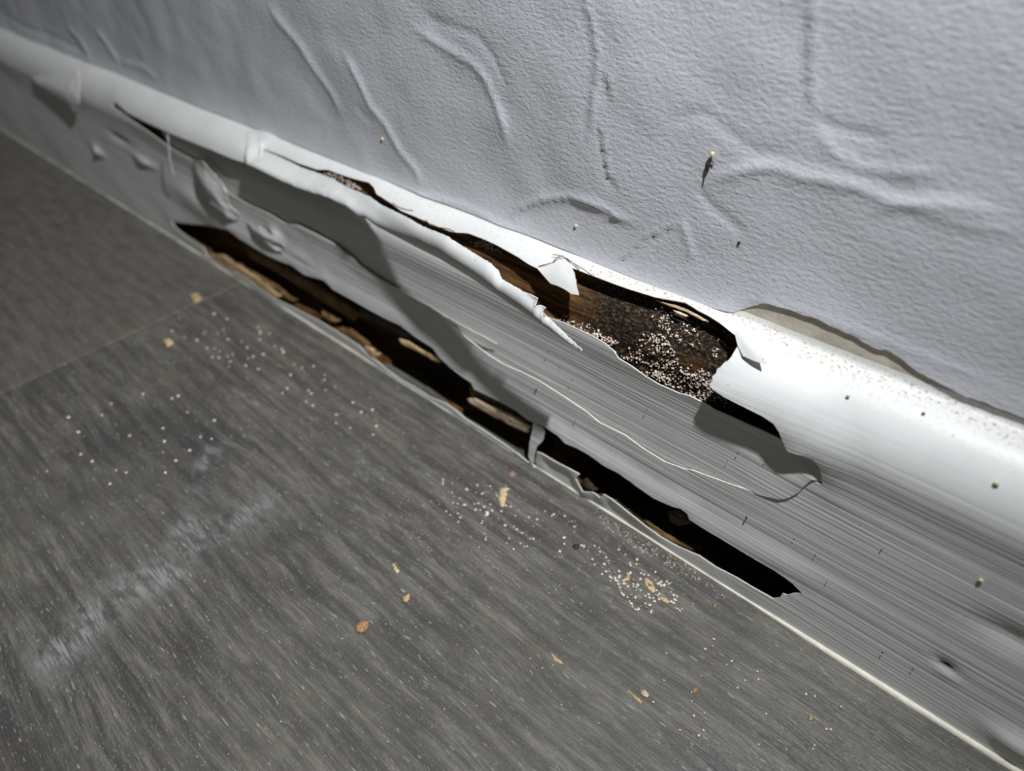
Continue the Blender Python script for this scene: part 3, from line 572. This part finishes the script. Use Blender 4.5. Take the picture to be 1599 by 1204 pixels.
piles = [([(868, 505), (880, 488), (896, 500), (925, 508), (940, 520), (985, 545), (1010, 560), (1050, 575), (1090, 590), (1112, 598), (1108, 622), (1096, 626), (1070, 614), (1028, 596), (990, 570), (962, 552), (944, 532), (915, 518)], 520),
         [[(1015, 480), (1040, 480), (1060, 500), (1090, 512), (1095, 540), (1080, 545), (1050, 530), (1020, 500)], 170], [[(1005, 520), (1035, 520), (1060, 560), (1100, 580), (1105, 600), (1070, 600), (1030, 570), (985, 555)], 330], [[(1085, 570), (1125, 592), (1130, 620), (1160, 634), (1112, 636), (1085, 610)], 170], [[(905, 515), (960, 530), (1000, 560), (1060, 600), (1090, 625), (1060, 612), (1000, 580), (962, 550), (930, 525)], 200], [[(1105, 545), (1122, 545), (1120, 560), (1108, 560)], 16], [[(1080, 510), (1130, 515), (1135, 540), (1090, 540)], 14]]
C = []; Z = []
for poly, n in piles:
    for a, b in inpoly_px(poly, n):
        if noise2(a, b, 131, 3, 16) < rng.uniform(-.20, .03): continue
        C.append(on_wood(a, b, rng.uniform(.1, .5))); Z.append(.12 + .24 * rng.random() ** 1.6)
tag(grains('frass_pile', C, Z, [FRASSW, FRASS, FRASSB], [.5, .38, .12]), 'heap of pale pinkish frass pellets in the right part of the upper hole', 'frass', kind='stuff')
C = []; Z = []
for a, b in inpoly_px([(735, 378), (752, 374), (780, 388), (784, 396), (765, 392), (740, 384)], 75): C.append(on_wood(a, b, .8)); Z.append(rng.uniform(.16, .32))
tag(grains('frass_pile', C, Z, [FRASSW, FRASS, FRASSB], [.3, .4, .3]), 'small pinkish frass clump near the narrow left tip of the upper hole', 'frass', kind='stuff')
C = []; Z = []
for a, b in inpoly_px([(500, 268), (530, 274), (552, 284), (566, 296), (545, 292), (520, 280)], 90): C.append(on_wood(a, b, 2.6)); Z.append(rng.uniform(.2, .38))
tag(grains('frass_pile', C, Z, [FRASSW, FRASS, FRASSB], [.2, .4, .4]), 'reddish frass sliver in the thin crack along the baseboard top', 'frass', kind='stuff')

protos = []
for k, m in enumerate((FRASSW, FRASSW, FRASS, FRASSB)):
    v = IV * np.array([1.25, .95, .8]) * (1 + .1 * rng.standard_normal((len(IV), 1))); me = bpy.data.meshes.new('frass_pellet')
    v[:, 2] -= v[:, 2].min(); me.from_pydata((v * MM).tolist(), [], IF); me.materials.append(m); me.polygons.foreach_set('use_smooth', np.ones(len(IF), bool)); protos.append(me)
clusters = [([(905, 850), (960, 850), (1040, 905), (1075, 960), (1000, 960), (940, 910)], 105, (.28, .46), 'tiny pale frass pellet in the dense scatter around the ring-shaped tan flake', 'pellets around the ring-shaped flake'),
            ([(690, 740), (770, 760), (880, 800), (920, 850), (850, 870), (760, 850), (690, 800)], 75, (.26, .46), 'tiny pale frass pellet on the floor around the tan wood shaving', 'pellets around the tan shaving'),
            ([(380, 490), (520, 590), (660, 690), (640, 720), (480, 640), (330, 560), (240, 520), (330, 470)], 65, (.34, .60), 'tiny blurred frass pellet scattered on the floor beside the left half of the crack', 'pellets beside the left half of the crack'),
            ([(20, 640), (340, 600), (430, 700), (300, 760), (60, 760)], 25, (.4, .65), 'tiny blurred frass pellet on the dark knot just right of the plank joint', 'pellets on the dark knot by the plank joint'),
            ([(1080, 960), (1200, 1030), (1330, 1110), (1300, 1190), (1100, 1190), (1000, 1080)], 30, (.2, .34), 'tiny whitish pellet on the floor near the lower right end of the baseboard', 'pellets near the lower right baseboard')]
for poly, n, (s0, s1), lab, grp in clusters:
    pts = inpoly_px(poly, n)
    for i, (a, b) in enumerate(pts):
        if i == 0: first = bpy.data.objects.new('frass_pellet', protos[0]); o = first
        else: o = first.copy(); o.data = protos[int(rng.choice(4, p=[.4, .32, .18, .10]))]
        q = floor_at(a, b); s = rng.uniform(s0, s1); o.location = Vector((q[0] * MM, q[1] * MM, 0.0)); o.scale = (s, s, s * .95); o.rotation_euler = (0, 0, random.uniform(0, 6.28))
        link(o); tag(o, lab, 'frass pellet', grp)
C = []; Z = []
for poly, n in (([(560, 760), (900, 740), (1120, 950), (900, 960), (640, 860)], 240), ([(300, 520), (640, 680), (560, 720), (200, 640)], 70), ([(100, 900), (900, 900), (1300, 1180), (300, 1190)], 90), ([(930, 800), (1080, 885), (1140, 940), (1080, 905), (960, 840)], 260)):
    for a, b in inpoly_px(poly, n):
        q = floor_at(a, b); s = rng.uniform(.1, .2); C.append((q[0], q[1], s * .75)); Z.append(s)
tag(grains('frass_dust', C, Z, [FRASSW, FRASS, FRASSB], [.6, .3, .1]), 'fine pale frass dust sprinkled over the grey floor', 'dust', kind='stuff')

def flake(name, pts, th, mat, label, cat, hole=None, tilt=.3, seed=0, rough=.12):
    q = np.array([floor_at(a, b)[:2] for a, b in pts]); q = densify(q, .35); q += .06 * rng.standard_normal(q.shape); hs = []
    if hole: hh_ = np.array([floor_at(a, b)[:2] for a, b in hole]); hs = [densify(hh_, .3)]
    lo_ = q.min(0); hi_ = q.max(0); Pq, Tq = tri_sheet(q, hs, np.arange(lo_[0], hi_[0], .3), np.arange(lo_[1], hi_[1], .3), .12)
    dd = poly_dist(Pq, q); 
    if hs: dd = np.minimum(dd, poly_dist(Pq, hs[0]))
    z = th * (.45 + .55 * np.sqrt(np.clip(dd / max(dd.max(), .05), 0, 1))) + rough * noise2(Pq[:, 0], Pq[:, 1], seed, 2, .5) + .02
    V = np.stack([Pq[:, 0], Pq[:, 1], np.maximum(z, .08)], 1); n = len(V); lowv = V.copy(); lowv[:, 2] = .01
    ed = {(a, b) for t_ in Tq for a, b in ((t_[0], t_[1]), (t_[1], t_[2]), (t_[2], t_[0]))}; F = [list(t_) for t_ in Tq] + [[t_[2] + n, t_[1] + n, t_[0] + n] for t_ in Tq]
    for a, b in ed:
        if (b, a) not in ed: F.append([b, a, a + n, b + n])
    VV = np.vstack([V, lowv]); c = np.array([q[:, 0].mean(), q[:, 1].mean(), 0]); o = mk(name, VV - c, F, mat); o.location = Vector(c * MM)
    return tag(o, label, cat)
CHIPB = mat_plain('brown_flake', (0.36, 0.20, 0.10), .55, .4, 1800, .5, .0003); CHIPY = mat_plain('yellow_flake', (0.45, 0.33, 0.16), .6, .3, 1200, .25); SHAV = mat_plain('tan_shaving', (0.56, 0.42, 0.24), .6, .3, 900, .2); RING = mat_plain('tan_ring', (0.55, 0.42, 0.24), .7, .2, 1500, .35, .0003)
def ell(cx, cy, a, b, ang, n=14): return [(cx + a * math.cos(t_) * math.cos(ang) - b * math.sin(t_) * math.sin(ang), cy + a * math.cos(t_) * math.sin(ang) + b * math.sin(t_) * math.cos(ang)) for t_ in np.linspace(0, 2 * math.pi, n, endpoint=False)]
flake('wood_chip', ell(566, 980, 12, 8, -.75), 1.1, CHIPB, 'oval ridged reddish brown chip lying on the grey floor', 'chip', seed=1, rough=.3)
flake('wood_chip', [(628, 934), (634, 930), (640, 928), (640, 936), (636, 941), (630, 940)], .8, CHIPY, 'small yellow ochre chip on the floor above the oval brown chip', 'chip', seed=2)
flake('wood_shaving', [(781, 764), (790, 762), (797, 765), (791, 768), (790, 782), (787, 793), (781, 792), (779, 778)], .9, SHAV, 'upright-looking tan wood shaving on the floor below the paint strand', 'shaving', seed=3)
flake('ring_flake', [(1007, 904), (1013, 905), (1018, 910), (1022, 918), (1024, 925), (1019, 927), (1012, 921), (1007, 914)], .7, RING, 'ring-shaped tan flake with a dark hole in its middle', 'flake', hole=[(1012, 912), (1016, 913), (1017, 917), (1013, 916)], seed=4, rough=.25)
flake('wood_crumb', [(977, 895), (981, 894), (984, 899), (983, 906), (978, 909), (975, 906), (978, 901)], .6, CHIPY, 'yellow crumb among the pellets just left of the ring-shaped flake', 'crumb', seed=5)
flake('wood_crumb', [(1028, 933), (1034, 932), (1042, 936), (1047, 941), (1043, 943), (1034, 939)], .5, RING, 'pinkish tan crumb just below right of the ring-shaped flake', 'crumb', seed=6)
flake('wood_crumb', [(757, 799), (763, 799), (764, 804), (759, 806)], .5, FRASSW, 'white crumb at the foot of the tan wood shaving', 'crumb', seed=7)
flake('dark_husk', [(894, 853), (900, 850), (905, 852), (903, 857), (897, 859)], .7, BLK, 'small black husk on the floor left of the dense pellets', 'husk', seed=8)
flake('wood_crumb', [(1113, 944), (1117, 943), (1119, 947), (1115, 950)], .5, CHIPB, 'round rust brown crumb on the floor just below the crack end', 'crumb', seed=9)
flake('wood_crumb', [(1080, 1076), (1087, 1074), (1090, 1080), (1083, 1084)], .6, CHIPB, 'rust brown crumb at the lower right of the floor', 'crumb', seed=10)
flake('wood_crumb', [(1262, 1115), (1267, 1117), (1269, 1125), (1264, 1126)], .6, CHIPY, 'tan crumb farthest right on the floor near the cream bead', 'crumb', seed=11)
flake('wood_fibre', [(860, 1020), (866, 1024), (880, 1036), (876, 1038), (864, 1030)], .3, CHIPY, 'flat ochre fibre on the floor below the scattered pellets', 'fibre', seed=12)
flake('wood_fibre', [(978, 1076), (984, 1080), (1004, 1096), (1001, 1100), (990, 1090)], .3, CHIPY, 'long ochre fibre beside a pale flat flake at the lower middle', 'fibre', seed=13)
flake('flat_flake', [(1000, 1079), (1008, 1078), (1014, 1086), (1010, 1090), (1003, 1086)], .3, RING, 'pale flat tan flake next to the long ochre fibre', 'flake', seed=14)
flake('dark_husk', [(794, 741), (800, 735), (806, 742), (798, 745)], .5, FRASSB, 'dark reddish crumb just above the tan wood shaving', 'crumb', seed=15)
flake('wood_crumb', [(612, 880), (617, 882), (624, 893), (620, 896), (615, 890)], .4, RING, 'tiny pinkish crumb above the yellow ochre chip', 'crumb', seed=16)
flake('wood_crumb', [(297, 462), (308, 458), (316, 468), (304, 474)], 1.2, CHIPY, 'blurred ochre crumb lying on the plank joint near the baseboard', 'crumb', seed=17)
flake('wood_crumb', [(255, 534), (266, 530), (272, 537), (262, 543)], 1.4, RING, 'blurred tan crumb on the dark plank left of the crack', 'crumb', seed=18)

def tube(name, pts, r, mat, parent=None, sides=6):
    pts = densify(np.array(pts, float), .6, False); V = []; F = []
    for i, q in enumerate(pts):
        a = pts[max(0, i - 1)]; b = pts[min(len(pts) - 1, i + 1)]; tn = (b - a) / (np.linalg.norm(b - a) + 1e-9); u = np.cross(tn, [0, .3, 1]); u /= np.linalg.norm(u); v_ = np.cross(tn, u); rr = r * (1 if 0 < i < len(pts) - 1 else .5)
        for k in range(sides): V.append(q + rr * (u * math.cos(6.2832 * k / sides) + v_ * math.sin(6.2832 * k / sides)))
    for i in range(len(pts) - 1):
        for k in range(sides): F.append((i * sides + k, i * sides + (k + 1) % sides, (i + 1) * sides + (k + 1) % sides, (i + 1) * sides + k))
    F.append(tuple(range(sides))[::-1]); F.append(tuple((len(pts) - 1) * sides + k for k in range(sides)))
    return mk(name, V, F, mat, parent)
def wall_h(x, z):
    i = int(np.clip(np.searchsorted(axx, x) - 1, 0, nx2 - 2)); col = slice(i * nz2, (i + 1) * nz2); return float(np.interp(z, W3[col, 1], y[col]))
def wall_at(px, py, off=0.0):
    q = at(px, py, 1, 0.0); yy_ = wall_h(q[0], q[2]) - off; q = at(px, py, 1, yy_); return q
def blob(name, c, rx, mat, parent=None, sq=(1, .8, 1.2)):
    v = IV2 * np.array(sq) * rx * (1 + .08 * noise2(IV2[:, 0] * 3, IV2[:, 2] * 3 + IV2[:, 1], 5, 2, 1.0))[:, None]; return mk(name, v + np.asarray(c), IF2, mat, parent)
# husk with a yellow drop standing on the wall
ins = bpy.data.objects.new('dried_insect', None); link(ins); q0 = wall_at(1103, 262)
tag(ins, 'dark dried insect with a yellow head stuck on the wall', 'insect')
blob('head', wall_at(1112, 241, .8), .55, YEL, ins)
blob('body', wall_at(1105, 261, .5), .48, BLK, ins, (1, .8, 2.6)); tube('leg', [wall_at(1101, 270, .4), wall_at(1099, 282, .3), wall_at(1097, 292, .1)], .12, BLK, ins); tube('leg', [wall_at(1110, 248, .5), wall_at(1114, 254, .4), wall_at(1112, 262, .1)], .12, BLK, ins)
for a, b, s, lab in ((597, 217, .5, 'small yellow dried drop on the wall above the thin top crack'), (899, 353, .45, 'small yellow dried drop on the wall just above the bright paint chip'), (1154, 379, .35, 'tiny dark yellow drop on the wall right of the cracked ridge')):
    tag(blob('dried_drop', wall_at(a, b, s * .5), s, YEL if a < 1100 else BLK), lab, 'drop')
def board_blob(name, a, b, s, mat, lab, cat, sq=(1.2, .8, 1)):
    X, p = pix(a, b, .3); c = S(X, p, .35 + s * .5); tag(blob(name, c, s, mat, None, sq), lab, cat)
board_blob('dried_drop', 1324, 620, .32, CHIPB, 'brown dried dot on the bright baseboard top, leftmost of two dots', 'drop')
board_blob('dried_drop', 1442, 646, .3, CHIPB, 'brown dried dot on the bright baseboard top, rightmost of two dots', 'drop')
board_blob('dried_drop', 1556, 755, .45, YEL, 'yellow dried drop on the rounded baseboard front at the right edge', 'drop')
board_blob('dirt_speck', 1166, 808, .35, BLK, 'dark upright speck on the baseboard face below the loose sheet corner', 'speck', (.6, .8, 2))
board_blob('dirt_speck', 1532, 905, .4, YEL, 'yellowish speck on the blurred baseboard face at the far right', 'speck')
board_blob('dirt_speck', 838, 608, .3, BLK, 'short dark speck on the baseboard face just below the middle crack line', 'speck', (.6, .8, 2))
for a, b, q in ((893, 594, .22), (898, 657, .25), (856, 549, .2), (1273, 867, .22), (1376, 859, .25), (1378, 1019, .28), (1425, 1045, .25), (1152, 708, .22), (1136, 720, .2), (1240, 842, .2), (1010, 640, .2), (960, 690, .18), (1195, 720, .2), (1290, 910, .2), (880, 560, .2)):
    X, p = pix(a, b, .4); blob('dirt_speck', S(X, p, .45), q, BLK, base, (.55, .6, 1.5))
def fibre(pts, rr, mat=BLK, dd=.5):  # lays a thin tube along a hairline crack
    q = []
    for a, b in pts: X, p = pix(a, b, dd); q.append(S(X, p, dd))
    tube('crack_tube', q, rr, mat, base)
CRACK = mat_plain('hairline_crack_dark', (0.22, 0.17, 0.11), .8, .1)  # colour of the dark tubes added to draw hairline cracks in the paint
fibre([(840, 416), (852, 413), (863, 410), (870, 402), (880, 399)], .14, CRACK, 1.7); fibre([(862, 397), (874, 399), (886, 404), (898, 413), (906, 421)], .12, CRACK, 1.5); fibre([(880, 402), (894, 409), (912, 420), (926, 430)], .16, BEAD, 1.0)
fibre([(612, 316), (622, 323), (634, 327), (646, 329)], .10, CRACK, .75); fibre([(664, 343), (672, 351), (686, 355), (700, 357), (710, 362)], .12, CRACK, .75)
X, p = pix(273, 210, 2); A = S(X, p, 5); X, p = pix(275, 245, 2); B_ = S(X, p, 5); X, p = pix(279, 276, 2); D_ = S(X, p, 4)
tag(tube('loose_fibre', [A, B_, D_], .22, HAIR), 'fine white fibre hanging across the blurred left end of the baseboard', 'fibre')
